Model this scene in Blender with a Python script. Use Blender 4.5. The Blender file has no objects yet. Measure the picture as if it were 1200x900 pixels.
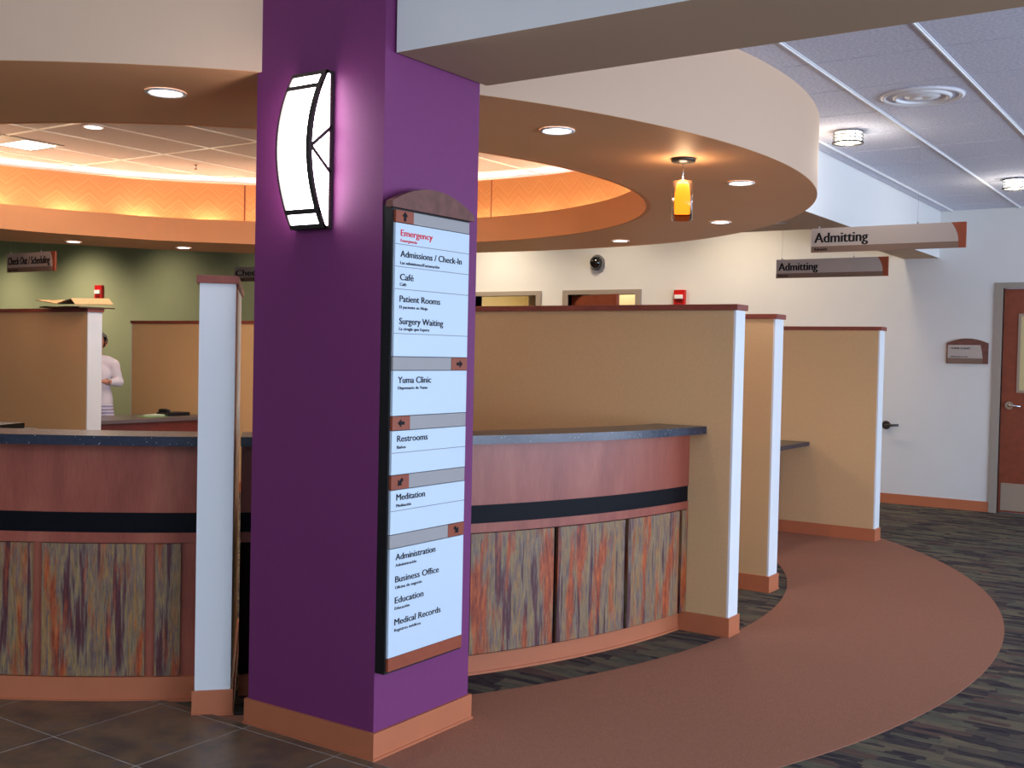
import bpy, bmesh, math, random
from mathutils import Vector, Matrix
random.seed(7)
R = math.radians
S = bpy.context.scene
COL = S.collection
PI = math.pi

# ------------------------------------------------------------------ camera
cam_d = bpy.data.cameras.new('camera'); cam = bpy.data.objects.new('camera', cam_d); COL.objects.link(cam)
cam_d.sensor_fit = 'HORIZONTAL'; cam_d.sensor_width = 36.0; cam_d.lens = 36.0*1285.05/1200.0
cam_d.clip_start = 0.05; cam_d.clip_end = 200
h, p, ro = R(34.157), R(1.563), R(-1.212)
fw = Vector((math.cos(h)*math.cos(p), math.sin(h)*math.cos(p), -math.sin(p)))
rt = Vector((math.sin(h), -math.cos(h), 0)); up = rt.cross(fw)
rt2 = rt*math.cos(ro) - up*math.sin(ro); up2 = rt*math.sin(ro) + up*math.cos(ro)
M = Matrix((rt2, up2, -fw)).transposed().to_4x4(); M.translation = Vector((0, 0, 1.5))
cam.matrix_world = M
S.camera = cam

# ------------------------------------------------------------------ world, exposure
S.view_settings.view_transform = 'Standard'; S.view_settings.look = 'None'
S.view_settings.gamma = 1.0; S.view_settings.exposure = 0.0; S.view_settings.use_curve_mapping = False
try:
    S.cycles.use_denoising = True; S.cycles.max_bounces = 8; S.cycles.diffuse_bounces = 5
    S.cycles.sample_clamp_indirect = 6.0
except Exception: pass
W = bpy.data.worlds.new('world'); S.world = W; W.use_nodes = True
bg = W.node_tree.nodes['Background']; bg.inputs[0].default_value = (0.50, 0.68, 1.0, 1); bg.inputs[1].default_value = 2.5

def area(name, loc, rot, sx, sy, e, c):
    l = bpy.data.lights.new(name, 'AREA'); l.shape = 'RECTANGLE'; l.size = sx; l.size_y = sy; l.energy = e; l.color = c
    o = bpy.data.objects.new(name, l); COL.objects.link(o); o.location = loc; o.rotation_euler = rot
    return o
# daylight through the glazed front of the building, off to the right of and behind the camera
area('daylight_side', (5.5, -5.7, 1.8), (R(90), 0, 0), 11.0, 2.6, 450, (0.68, 0.82, 1.0))
area('ground_bounce_fill', (5.5, -5.75, .7), (R(125), 0, 0), 11.0, 1.2, 420, (0.66, 0.76, 1.0))  # added low lamp aimed upward, standing in for daylight bounced off the paving
area('daylight_entry', (-3.7, 1.0, 3.3), (R(122), 0, R(-90)), 7.0, 1.0, 105, (0.74, 0.82, 1.0))
# warm lamps of the staff corridor behind the ring and added fill without fixtures under the recessed ceiling
def wash(x, y, e, c=(1, .82, .60)):
    e *= 1.35
    l = bpy.data.lights.new('wall_washer', 'SPOT'); l.energy = e; l.color = c; l.spot_size = R(130); l.spot_blend = 1; l.shadow_soft_size = .15
    o = bpy.data.objects.new('wall_washer', l); COL.objects.link(o); o.location = (x, y, 3.5); o.rotation_euler = (0, R(-14), 0)
for y, e in ((3.3, 30), (4.9, 90), (6.5, 60), (8.3, 130), (10.2, 60), (12.6, 50), (15.0, 110), (17.2, 230), (19.5, 180)): wash(10.6 if y > 11 else 10.9, y, e)
for y in (6.8, 8.2): area('room_light', (13.0, y, 2.7), (0, 0, 0), .8, .4, 11, (1, .88, .7))
for x, y in ((4.6, 6.2), (6.6, 6.6), (5.6, 8.0)): area('dome_fill_light', (x, y, 3.24), (0, 0, 0), .9, .5, 32, (1, .84, .70))

# ------------------------------------------------------------------ materials
MATS = {}
def lin(c):
    return tuple(((v/255.0)/12.92 if v/255.0 <= .04045 else ((v/255.0+.055)/1.055)**2.4) for v in c)
def mat(name, rgb, rough=.6, spec=.5, metal=0, emit=None, es=0, noise=0, nscale=40, bump=0, bscale=200, coat=0):
    m = bpy.data.materials.new(name); m.use_nodes = True; MATS[name] = m
    nt = m.node_tree; b = nt.nodes['Principled BSDF']; c = (*lin(rgb), 1)
    b.inputs['Base Color'].default_value = c
    b.inputs['Roughness'].default_value = rough; b.inputs['Metallic'].default_value = metal
    b.inputs['Specular IOR Level'].default_value = spec
    b.inputs['Coat Weight'].default_value = coat
    if emit: b.inputs['Emission Color'].default_value = (*lin(emit), 1); b.inputs['Emission Strength'].default_value = es
    tc = nt.nodes.new('ShaderNodeTexCoord')
    if noise:
        n = nt.nodes.new('ShaderNodeTexNoise'); n.inputs['Scale'].default_value = nscale; n.inputs['Detail'].default_value = 4
        nt.links.new(tc.outputs['Object'], n.inputs['Vector'])
        r = nt.nodes.new('ShaderNodeValToRGB')
        r.color_ramp.elements[0].position = .3; r.color_ramp.elements[1].position = .7
        r.color_ramp.elements[0].color = (*[v*(1-noise) for v in c[:3]], 1); r.color_ramp.elements[1].color = (*[min(1, v*(1+noise)) for v in c[:3]], 1)
        nt.links.new(n.outputs['Fac'], r.inputs['Fac']); nt.links.new(r.outputs['Color'], b.inputs['Base Color'])
    if bump:
        n = nt.nodes.new('ShaderNodeTexNoise'); n.inputs['Scale'].default_value = bscale
        nt.links.new(tc.outputs['Object'], n.inputs['Vector'])
        bp = nt.nodes.new('ShaderNodeBump'); bp.inputs['Strength'].default_value = bump; bp.inputs['Distance'].default_value = .003
        nt.links.new(n.outputs['Fac'], bp.inputs['Height']); nt.links.new(bp.outputs['Normal'], b.inputs['Normal'])
    return m
def ramp(nt, fac, stops, interp='LINEAR'):
    r = nt.nodes.new('ShaderNodeValToRGB'); r.color_ramp.interpolation = interp
    e = r.color_ramp.elements
    while len(e) < len(stops): e.new(.5)
    for k, (pos, c) in enumerate(stops): e[k].position = pos; e[k].color = (*lin(c), 1)
    nt.links.new(fac, r.inputs['Fac']); return r.outputs['Color']
def mapped_noise(nt, coord, scale, nscale, detail=4, rough=.5, dist=0):
    tc = nt.nodes.new('ShaderNodeTexCoord'); mp = nt.nodes.new('ShaderNodeMapping'); mp.inputs['Scale'].default_value = scale
    nt.links.new(tc.outputs[coord], mp.inputs['Vector'])
    n = nt.nodes.new('ShaderNodeTexNoise'); n.inputs['Scale'].default_value = nscale; n.inputs['Detail'].default_value = detail
    n.inputs['Roughness'].default_value = rough; n.inputs['Distortion'].default_value = dist
    nt.links.new(mp.outputs['Vector'], n.inputs['Vector']); return n.outputs['Fac']
def mix(nt, f, a, b_, mode='MIX'):
    m = nt.nodes.new('ShaderNodeMix'); m.data_type = 'RGBA'; m.blend_type = mode
    if isinstance(f, float): m.inputs[0].default_value = f
    else: nt.links.new(f, m.inputs[0])
    nt.links.new(a, m.inputs[6]); nt.links.new(b_, m.inputs[7]); return m.outputs[2]

mat('white_wall', (222, 221, 218), .75, .2, noise=.015, nscale=3, bump=.15, bscale=120)
mat('green_wall', (152, 158, 128), .75, .2, noise=.02, nscale=3, bump=.15)
mat('cream_paint', (226, 208, 178), .8, .2)
mat('soffit_under', (234, 180, 130), .55, .35, noise=.01, nscale=3)
mat('fascia_paint', (214, 182, 154), .7, .25)
mat('lip_paint', (226, 158, 108), .7, .25)
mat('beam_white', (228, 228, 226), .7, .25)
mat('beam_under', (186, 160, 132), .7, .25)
mat('purple', (120, 50, 104), .55, .35, noise=.03, nscale=60, bump=.2, bscale=250)
mat('tan_vinyl', (216, 178, 130), .7, .25, noise=.05, nscale=150, bump=.3, bscale=400)
mat('end_white', (228, 230, 230), .6, .3)
mat('cap_wood', (140, 72, 58), .4, .4, noise=.12, nscale=30)
mat('base_rubber', (190, 112, 76), .42, .4, noise=.03, nscale=10)
mat('black_band', (12, 13, 20), .5, .12)
mat('black', (18, 18, 20), .45, .4)
mat('dark_gap', (30, 18, 16), .8, .1)
mat('bronze', (74, 70, 66), .35, .5, metal=.6)
mat('chrome', (200, 200, 200), .22, .5, metal=1)
mat('frame_paint', (158, 146, 134), .5, .4)
mat('door_wood', (134, 66, 44), .4, .4, noise=.12, nscale=14)
mat('kick_metal', (160, 140, 120), .4, .5)
mat('sign_silver', (182, 170, 162), .45, .4)
mat('sign_taupe', (128, 104, 90), .5, .4)
mat('sign_copper', (150, 74, 48), .45, .4, noise=.08, nscale=20)
mat('sign_white', (206, 222, 236), .4, .4)
mat('sign_grey', (162, 158, 156), .5, .4)
mat('sign_arch', (112, 70, 60), .5, .4, noise=.2, nscale=25)
mat('ink', (20, 20, 26), .6, .2)
mat('ink_red', (226, 38, 48), .6, .2)
mat('line_grey', (130, 136, 142), .6, .2)
mat('grid_white', (240, 240, 240), .45, .4)
mat('dome_board', (186, 172, 172), .9, .1, noise=.05, nscale=50)
mat('red_plastic', (196, 24, 26), .35, .5)
mat('strobe', (240, 240, 240), .2, .5)
mat('dome_black', (16, 16, 18), .08, .6, coat=.5)
mat('dome_grey', (120, 120, 122), .4, .4)
mat('lamp_white', (255, 252, 246), .4, .3, emit=(255, 246, 240), es=14)
mat('sconce_glow', (255, 248, 250), .4, .3, emit=(255, 244, 250), es=13)
mat('cove_glow', (255, 226, 160), .4, .3, emit=(255, 228, 186), es=240)
mat('cove_white', (255, 250, 246), .4, .3, emit=(255, 232, 228), es=22)
mat('pendant_glow', (255, 220, 130), .4, .3, emit=(255, 204, 88), es=6.0)
mat('bulb_glow', (255, 220, 130), .4, .3, emit=(255, 226, 150), es=30)
mat('flush_glow', (255, 252, 240), .4, .3, emit=(255, 250, 232), es=10)
mat('cardboard', (176, 146, 104), .8, .2, noise=.06, nscale=30)
mat('cardboard_dark', (96, 72, 56), .8, .2)
mat('skin', (206, 140, 112), .55, .4)
mat('hair', (110, 104, 98), .7, .3, noise=.35, nscale=120)
mat('cardigan', (222, 216, 224), .8, .2, bump=.3, bscale=150)
mat('shirt_red', (206, 84, 70), .8, .2)
mat('paper', (200, 214, 190), .7, .2)
mat('paper_green', (130, 176, 110), .7, .2)
mat('desk_top', (104, 92, 92), .3, .5, noise=.1, nscale=200)
mat('desk_wood', (110, 46, 38), .45, .4, noise=.15, nscale=20)
mat('grout', (158, 152, 146), .8, .2, noise=.1, nscale=60)
mat('room_beyond', (232, 218, 178), .8, .2)
mat('glass_door', (206, 190, 140), .15, .5)
mat('eye', (40, 30, 26), .3, .5)
mat('lips', (170, 80, 74), .5, .4)
mat('cable', (170, 170, 176), .4, .5, metal=.5)
mat('paving', (150, 148, 144), .9, .1)

def m_stripes():
    m = mat('trousers', (190, 186, 206), .8, .2); nt = m.node_tree; b = nt.nodes['Principled BSDF']
    tc = nt.nodes.new('ShaderNodeTexCoord'); w = nt.nodes.new('ShaderNodeTexWave'); w.bands_direction = 'Z'
    w.inputs['Scale'].default_value = 9; w.inputs['Distortion'].default_value = 2.0
    nt.links.new(tc.outputs['Object'], w.inputs['Vector'])
    nt.links.new(ramp(nt, w.outputs['Fac'], [(.3, (150, 146, 176)), (.7, (214, 210, 224))]), b.inputs['Base Color'])
m_stripes()
def m_wood(name, c0, c1, c2, coord='UV', rough=.36):
    m = mat(name, c1, rough, .45); nt = m.node_tree; b = nt.nodes['Principled BSDF']
    a = mapped_noise(nt, coord, (4, .9, 1), 1.6, 5, .6, .4)
    g = mapped_noise(nt, coord, (90, 4, 1), 3, 3)
    c = ramp(nt, a, [(.2, c0), (.5, c1), (.8, c2)])
    gg = ramp(nt, g, [(.3, (215, 215, 215)), (.7, (255, 255, 255))])
    nt.links.new(mix(nt, .7, c, gg, 'MULTIPLY'), b.inputs['Base Color'])
m_wood('cherry', (130, 62, 48), (162, 84, 66), (182, 106, 82))
def m_veneer():
    m = mat('veneer', (214, 150, 90), .5, .3); nt = m.node_tree; b = nt.nodes['Principled BSDF']
    tc = nt.nodes.new('ShaderNodeTexCoord'); sep = nt.nodes.new('ShaderNodeSeparateXYZ'); nt.links.new(tc.outputs['UV'], sep.inputs[0])
    def mth(op, a, bb):
        n = nt.nodes.new('ShaderNodeMath'); n.operation = op
        for i, v in enumerate((a, bb)):
            if v is None: continue
            if isinstance(v, (int, float)): n.inputs[i].default_value = v
            else: nt.links.new(v, n.inputs[i])
        return n.outputs[0]
    pp = mth('PINGPONG', sep.outputs[0], .13)          # chevron / herringbone figure
    s = mth('ADD', sep.outputs[1], mth('MULTIPLY', pp, 1.0))
    n = nt.nodes.new('ShaderNodeTexNoise'); n.noise_dimensions = '1D'; n.inputs['Scale'].default_value = 26; n.inputs['Detail'].default_value = 3
    nt.links.new(s, n.inputs['W'])
    nt.links.new(ramp(nt, n.outputs['Fac'], [(.3, (206, 150, 100)), (.7, (218, 166, 114))]), b.inputs['Base Color'])
m_veneer()
def m_slate():
    m = mat('slate_patina', (120, 110, 90), .5, .4); nt = m.node_tree; b = nt.nodes['Principled BSDF']
    a = mapped_noise(nt, 'UV', (15, .9, 1), 1.5, 9, .66, .12)
    c1 = ramp(nt, a, [(.30, (70, 36, 42)), (.42, (100, 54, 56)), (.455, (128, 112, 100)), (.50, (166, 134, 78)), (.535, (108, 94, 100)), (.575, (176, 126, 64)), (.62, (140, 126, 98)), (.70, (92, 46, 52))])
    o = mapped_noise(nt, 'UV', (10, 1.2, 1), 1.2, 6, .62, .1)
    om = ramp(nt, o, [(.52, (0, 0, 0)), (.60, (255, 255, 255))])
    f = mapped_noise(nt, 'UV', (30, 4, 1), 2, 6, .75)
    c2 = ramp(nt, f, [(.3, (132, 44, 36)), (.7, (204, 104, 46))])
    c3 = mix(nt, om, c1, c2)
    g = ramp(nt, f, [(.3, (175, 172, 180)), (.6, (255, 255, 255))])
    nt.links.new(mix(nt, .8, c3, g, 'MULTIPLY'), b.inputs['Base Color'])
    bp = nt.nodes.new('ShaderNodeBump'); bp.inputs['Strength'].default_value = .5; bp.inputs['Distance'].default_value = .004
    nt.links.new(f, bp.inputs['Height']); nt.links.new(bp.outputs['Normal'], b.inputs['Normal'])
m_slate()
def m_counter():
    m = mat('counter_top', (38, 48, 68), .25, .5); nt = m.node_tree; b = nt.nodes['Principled BSDF']
    tc = nt.nodes.new('ShaderNodeTexCoord'); v = nt.nodes.new('ShaderNodeTexVoronoi'); v.inputs['Scale'].default_value = 55
    nt.links.new(tc.outputs['Object'], v.inputs['Vector'])
    nt.links.new(ramp(nt, v.outputs['Distance'], [(.0, (170, 176, 186)), (.13, (110, 116, 130)), (.16, (26, 34, 52)), (1, (34, 44, 64))]), b.inputs['Base Color'])
m_counter()
def m_dark_carpet():
    m = mat('carpet_dark', (70, 68, 66), .95, .1); nt = m.node_tree; b = nt.nodes['Principled BSDF']
    tc = nt.nodes.new('ShaderNodeTexCoord'); mp = nt.nodes.new('ShaderNodeMapping'); mp.inputs['Scale'].default_value = (18, 5.0, 0)
    nt.links.new(tc.outputs['Object'], mp.inputs['Vector'])
    v = nt.nodes.new('ShaderNodeTexVoronoi'); v.distance = 'CHEBYCHEV'; v.inputs['Scale'].default_value = 1; v.inputs['Randomness'].default_value = .8
    nt.links.new(mp.outputs['Vector'], v.inputs['Vector'])
    sp_ = nt.nodes.new('ShaderNodeSeparateXYZ'); nt.links.new(v.outputs['Color'], sp_.inputs[0])
    c1 = ramp(nt, sp_.outputs[0], [(0, (50, 44, 58)), (.22, (94, 86, 80)), (.45, (128, 116, 94)), (.62, (106, 106, 90)), (.8, (108, 80, 76)), (.9, (60, 52, 66))], 'CONSTANT')
    a = mapped_noise(nt, 'Object', (40, 9, 1), 1.0, 3, .6)
    c2 = ramp(nt, a, [(.34, (62, 56, 64)), (.5, (110, 104, 90)), (.62, (136, 120, 98))])
    c = mix(nt, .3, c1, c2)
    n = mapped_noise(nt, 'Object', (1, 1, 1), 260, 2)
    nn = ramp(nt, n, [(.3, (190, 190, 190)), (.7, (255, 255, 255))])
    nt.links.new(mix(nt, .8, c, nn, 'MULTIPLY'), b.inputs['Base Color'])
    bp = nt.nodes.new('ShaderNodeBump'); bp.inputs['Strength'].default_value = .6; bp.inputs['Distance'].default_value = .004
    nt.links.new(n, bp.inputs['Height']); nt.links.new(bp.outputs['Normal'], b.inputs['Normal'])
m_dark_carpet()
mat('carpet_brown', (160, 112, 90), .95, .1, noise=.22, nscale=240, bump=.6, bscale=300)
def m_tile():
    m = mat('stone_tile', (96, 84, 74), .38, .45, bump=.2, bscale=30); nt = m.node_tree; b = nt.nodes['Principled BSDF']
    oi = nt.nodes.new('ShaderNodeObjectInfo'); tc = nt.nodes.new('ShaderNodeTexCoord')
    mp = nt.nodes.new('ShaderNodeVectorMath'); mp.operation = 'ADD'
    nt.links.new(tc.outputs['Object'], mp.inputs[0]); nt.links.new(oi.outputs['Location'], mp.inputs[1])
    n = nt.nodes.new('ShaderNodeTexNoise'); n.inputs['Scale'].default_value = 5; n.inputs['Detail'].default_value = 6; n.inputs['Roughness'].default_value = .6
    nt.links.new(mp.outputs[0], n.inputs['Vector'])
    nt.links.new(ramp(nt, n.outputs['Fac'], [(.25, (62, 50, 48)), (.42, (90, 76, 66)), (.55, (114, 92, 68)), (.7, (92, 84, 84))]), b.inputs['Base Color'])
m_tile()
def m_ceiltile():
    m = mat('ceiling_board', (196, 198, 206), .9, .1); nt = m.node_tree; b = nt.nodes['Principled BSDF']
    n = mapped_noise(nt, 'Object', (1, 1, 1), 55, 4, .6)
    nt.links.new(ramp(nt, n, [(.35, (206, 208, 224)), (.65, (232, 234, 244))]), b.inputs['Base Color'])
    bp = nt.nodes.new('ShaderNodeBump'); bp.inputs['Strength'].default_value = .4; bp.inputs['Distance'].default_value = .004
    nt.links.new(n, bp.inputs['Height']); nt.links.new(bp.outputs['Normal'], b.inputs['Normal'])
m_ceiltile()
def m_amber():
    m = mat('amber_glass', (255, 170, 90), .05, .5); b = m.node_tree.nodes['Principled BSDF']
    b.inputs['Transmission Weight'].default_value = 1.0; b.inputs['IOR'].default_value = 1.2
    b.inputs['Base Color'].default_value = (.5, .15, .05, 1)
m_amber()

# ------------------------------------------------------------------ mesh helpers
def link(name, bm, m, parent=None, smooth=False, loc=None):
    me = bpy.data.meshes.new(name); bm.normal_update(); bm.to_mesh(me); bm.free()
    if smooth:
        for f in me.polygons: f.use_smooth = True
    o = bpy.data.objects.new(name, me); COL.objects.link(o)
    for k in (m if isinstance(m, (list, tuple)) else [m]): me.materials.append(MATS[k])
    if parent: o.parent = parent
    if loc: o.location = loc
    return o
def tag(o, label=None, cat=None, group=None, kind=None):
    if label: o['label'] = label
    if cat: o['category'] = cat
    if group: o['group'] = group
    if kind: o['kind'] = kind
    return o
def thing(name, label, cat, loc=(0, 0, 0), rz=0, group=None):
    o = bpy.data.objects.new(name, None); COL.objects.link(o); o.location = loc; o.rotation_euler = (0, 0, rz); o.empty_display_size = .1
    return tag(o, label, cat, group)
def box(bm, x0, x1, y0, y1, z0, z1, mi=0, bevel=0):
    vs = [bm.verts.new((x, y, z)) for x in (x0, x1) for y in (y0, y1) for z in (z0, z1)]
    fs = [(0, 1, 3, 2), (4, 6, 7, 5), (0, 4, 5, 1), (2, 3, 7, 6), (0, 2, 6, 4), (1, 5, 7, 3)]
    out = []
    for f in fs:
        fc = bm.faces.new([vs[i] for i in f]); fc.material_index = mi; out.append(fc)
    if bevel:
        es = set(e for f in out for e in f.edges)
        bmesh.ops.bevel(bm, geom=list(es), offset=bevel, segments=2, affect='EDGES', profile=.7)
    return out
def bx(name, m, parent, x0, x1, y0, y1, z0, z1, bevel=0, **k):
    bm = bmesh.new(); box(bm, x0, x1, y0, y1, z0, z1, 0, bevel); return link(name, bm, m, parent, **k)
def cyl(bm, c, r0, r1, z0, z1, n=32, mi=0, axis='z', caps=True):
    def P(a, r, z):
        u, v = r*math.cos(a), r*math.sin(a)
        if axis == 'z': return (c[0]+u, c[1]+v, c[2]+z)
        if axis == 'x': return (c[0]+z, c[1]+u, c[2]+v)
        return (c[0]+u, c[1]+z, c[2]-v)
    A = [bm.verts.new(P(2*PI*i/n, r0, z0)) for i in range(n)]; B = [bm.verts.new(P(2*PI*i/n, r1, z1)) for i in range(n)]
    for i in range(n):
        f = bm.faces.new((A[i], A[(i+1) % n], B[(i+1) % n], B[i])); f.material_index = mi; f.smooth = True
    if caps:
        bm.faces.new(A[::-1]).material_index = mi; bm.faces.new(B).material_index = mi
def lathe(bm, prof, c=(0, 0, 0), n=32, mi=0, closed=False):
    rings = []
    for (r, z) in prof:
        rings.append([bm.verts.new((c[0]+r*math.cos(2*PI*i/n), c[1]+r*math.sin(2*PI*i/n), c[2]+z)) for i in range(n)])
    K = len(rings)
    for k in range(K if closed else K-1):
        a, b = rings[k], rings[(k+1) % K]
        for i in range(n):
            f = bm.faces.new((a[i], a[(i+1) % n], b[(i+1) % n], b[i])); f.material_index = mi; f.smooth = True
def tube(bm, pts, r, n=8, mi=0):
    rings = []
    pts = [Vector(q) for q in pts]
    for i, q in enumerate(pts):
        t = (pts[min(i+1, len(pts)-1)] - pts[max(i-1, 0)]).normalized()
        a = t.orthogonal().normalized() if i == 0 else (a_prev - t*a_prev.dot(t)).normalized()
        a_prev = a; b = t.cross(a)
        rings.append([bm.verts.new(q + a*r*math.cos(2*PI*k/n) + b*r*math.sin(2*PI*k/n)) for k in range(n)])
    for i in range(len(rings)-1):
        for k in range(n):
            f = bm.faces.new((rings[i][k], rings[i][(k+1) % n], rings[i+1][(k+1) % n], rings[i+1][k])); f.smooth = True; f.material_index = mi
    bm.faces.new(rings[0][::-1]).material_index = mi; bm.faces.new(rings[-1]).material_index = mi
def prism(bm, pts, frame, t, mi=0):
    """pts 2D polygon; frame=(origin, u, v, n); extruded by t along n"""
    o, u, v, n = [Vector(q) for q in frame]
    A = [bm.verts.new(o + u*a + v*b) for a, b in pts]; B = [bm.verts.new(o + u*a + v*b + n*t) for a, b in pts]
    k = len(pts)
    bm.faces.new(A[::-1]).material_index = mi; bm.faces.new(B).material_index = mi
    for i in range(k): bm.faces.new((A[i], A[(i+1) % k], B[(i+1) % k], B[i])).material_index = mi
    bmesh.ops.recalc_face_normals(bm, faces=bm.faces[:])
CX, CY = 5.76, 6.25
def interp(tab, a):
    a = (a + 180) % 360 - 180
    for (a0, s0), (a1, s1) in zip(tab, tab[1:]):
        if a0 <= a <= a1:
            t = (a-a0)/(a1-a0); t = t*t*(3-2*t); return s0+(s1-s0)*t
    return 1
SO = [(-180, .985), (-130, 1), (-30, 1), (-3, .965), (10, .96), (48, 1.09), (65, 1.12), (85, 1.22), (105, 1.22), (140, 1.08), (180, .985)]
SI = [(-180, .99), (-130, 1), (-20, 1), (5, 1), (48, 1.12), (68, 1.18), (90, 1.25), (110, 1.25), (145, 1.1), (180, .99)]
def one(a): return 1
def so(a): return interp(SO, a)
def si(a): return interp(SI, a)
def arc(bm, r0, r1, z0, z1, a0, a1, step=2.0, s0=one, s1=one, ends=True, mi=0, rb0=None, rb1=None):
    """curved box between radii r0<r1, UV (arc length, height)"""
    uv = bm.loops.layers.uv.verify()
    n = max(1, int(round(abs(a1-a0)/step))); full = abs(a1-a0) > 359.9
    rb0 = r0 if rb0 is None else rb0; rb1 = r1 if rb1 is None else rb1
    rows = []
    for i in range(n+(0 if full else 1)):
        a = a0+(a1-a0)*i/n; c, s = math.cos(R(a)), math.sin(R(a))
        q = []
        for r, f, z in ((rb0, s0, z0), (rb1, s1, z0), (r1, s1, z1), (r0, s0, z1)):
            q.append(bm.verts.new((CX+r*f(a)*c, CY+r*f(a)*s, z)))
        rows.append((R(a)*r1, q))
    N = len(rows)
    for i in range(n):
        ua, A = rows[i]; ub, B = rows[(i+1) % N]
        if full and i == n-1: ub = R(a1)*r1
        for k, (va, vb) in enumerate(((z0, z0+.0), (z0, z1), (z1, z1), (z1, z0))):
            k2 = (k+1) % 4
            f = bm.faces.new((A[k], B[k], B[k2], A[k2])); f.material_index = mi; f.smooth = False
            zz = {0: (z0, z0-(r1-r0)), 1: (z0, z1), 2: (z1, z1+(r1-r0)), 3: (z1, z0)}[k]
            for lp, w in zip(f.loops, ((ua, zz[0]), (ub, zz[0]), (ub, zz[1]), (ua, zz[1]))): lp[uv].uv = w
    if not full and ends:
        for f in (bm.faces.new(rows[0][1]), bm.faces.new(rows[-1][1][::-1])):
            for lp in f.loops: lp[uv].uv = (lp.vert.co.x+lp.vert.co.y, lp.vert.co.z)
    bmesh.ops.recalc_face_normals(bm, faces=bm.faces[:])
def arcobj(name, m, parent, *a, **k):
    bm = bmesh.new(); arc(bm, *a, **k); return link(name, bm, m, parent)
def polar(r, a): return (CX+r*math.cos(R(a)), CY+r*math.sin(R(a)))
def text(name, s, m, parent, org, ux, uz, n, width=None, height=.05, off=.0015, bold=0, depth=.0008):
    cu = bpy.data.curves.new(name, 'FONT'); cu.body = s; cu.size = 1; cu.resolution_u = 3
    o = bpy.data.objects.new(name, cu); COL.objects.link(o)
    dg = bpy.context.evaluated_depsgraph_get(); me = bpy.data.meshes.new_from_object(o.evaluated_get(dg))
    bpy.data.objects.remove(o)
    xs = [v.co.x for v in me.vertices]; x0, x1 = min(xs), max(xs)
    capk = height/0.70                        # default font cap height about .70 of size
    sx = (width/(x1-x0)) if width else capk
    org, ux, uz, n = [Vector(q) for q in (org, ux, uz, n)]
    for v in me.vertices: v.co = org + ux*((v.co.x-x0)*sx) + uz*(v.co.y*capk) + n*off
    bm = bmesh.new(); bm.from_mesh(me)
    if bold:
        for k in (1, 2):
            src = bmesh.ops.duplicate(bm, geom=[f for f in bm.faces[:len(me.polygons)]])
            bmesh.ops.translate(bm, vec=ux*(height*bold*k)+n*(.0001*k), verts=[g for g in src['geom'] if isinstance(g, bmesh.types.BMVert)])
    r = bmesh.ops.extrude_face_region(bm, geom=bm.faces[:])
    bmesh.ops.translate(bm, vec=-n*depth, verts=[g for g in r['geom'] if isinstance(g, bmesh.types.BMVert)])
    bpy.data.meshes.remove(me)
    return link(name, bm, m, parent)

# ================================================================== STRUCTURE
ZC = 3.07; ZB = 2.585; XW = 11.9
floor = bx('floor', 'carpet_dark', None, -4, 12.2, -6, 21.2, -.15, 0); tag(floor, kind='structure')
ring = arcobj('carpet_inlay', 'carpet_brown', floor, 3.93, 5.2, -.004, .0025, -138, 20, step=1.5)
tag(ring, 'plain brown curved carpet band')
# stone tile entry floor: grout bed and single tiles
bx('grout_bed', 'grout', floor, -4, 3.0, -6, 10, -.01, .0062)
gx = [2.955-.495*k for k in range(0, 8)]; gy = [3.25+.4925*k for k in range(-8, 7)]
tmesh = {}
def tile_obj(x0, x1, y0, y1):
    key = (round(x1-x0, 3), round(y1-y0, 3))
    if key not in tmesh:
        bm = bmesh.new(); w, d = (x1-x0)/2-.0045, (y1-y0)/2-.0045
        box(bm, -w, w, -d, d, -.004, .005, bevel=.0015)
        me = bpy.data.meshes.new('floor_tile'); bm.to_mesh(me); bm.free(); me.materials.append(MATS['stone_tile']); tmesh[key] = me
    o = bpy.data.objects.new('tile', tmesh[key]); COL.objects.link(o); o.parent = floor
    o.location = ((x0+x1)/2, (y0+y1)/2, .003)
for j in range(len(gy)-1):
    tile_obj(gx[0], 3.0, gy[j], gy[j+1])
    for i in range(len(gx)-1): tile_obj(gx[i+1], gx[i], gy[j], gy[j+1])

# walls. back wall with two door openings and the clinic door
def wallbox(bm, y0, y1, z0, z1): box(bm, XW, XW+.15, y0, y1, z0, z1)
bm = bmesh.new()
DZ = 2.27
wallbox(bm, -6, 10.6, DZ, 3.6)
for y0, y1 in ((-6, 1.17), (2.13, 6.28), (7.24, 7.72), (8.70, 10.6)): wallbox(bm, y0, y1, 0, DZ)
wall_back = tag(link('wall_back', bm, 'white_wall'), kind='structure')
tag(bx('wall_back_green', 'green_wall', None, XW, XW+.15, 10.6, 21.2, 0, 3.6), kind='structure')
tag(bx('wall_left', 'green_wall', None, -4, 12.05, 21.05, 21.2, 0, 4), kind='structure')
tag(bx('wall_rear', 'white_wall', None, -4.15, -4, -6, 21.2, 0, 4), kind='structure')
# rooms beyond the open doors
def room(name, y0, y1):
    bm = bmesh.new()
    box(bm, 14, 14.1, y0-.6, y1+.6, 0, 2.9); box(bm, XW+.15, 14, y0-.7, y0-.6, 0, 2.9); box(bm, XW+.15, 14, y1+.6, y1+.7, 0, 2.9)
    box(bm, XW+.15, 14.1, y0-.7, y1+.7, 2.8, 2.9); box(bm, XW+.15, 14.1, y0-.7, y1+.7, -.1, 0)
    o = link('alcove', bm, 'room_beyond', wall_back)
room('a', 6.28, 7.24); room('b', 7.72, 8.70)
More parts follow.
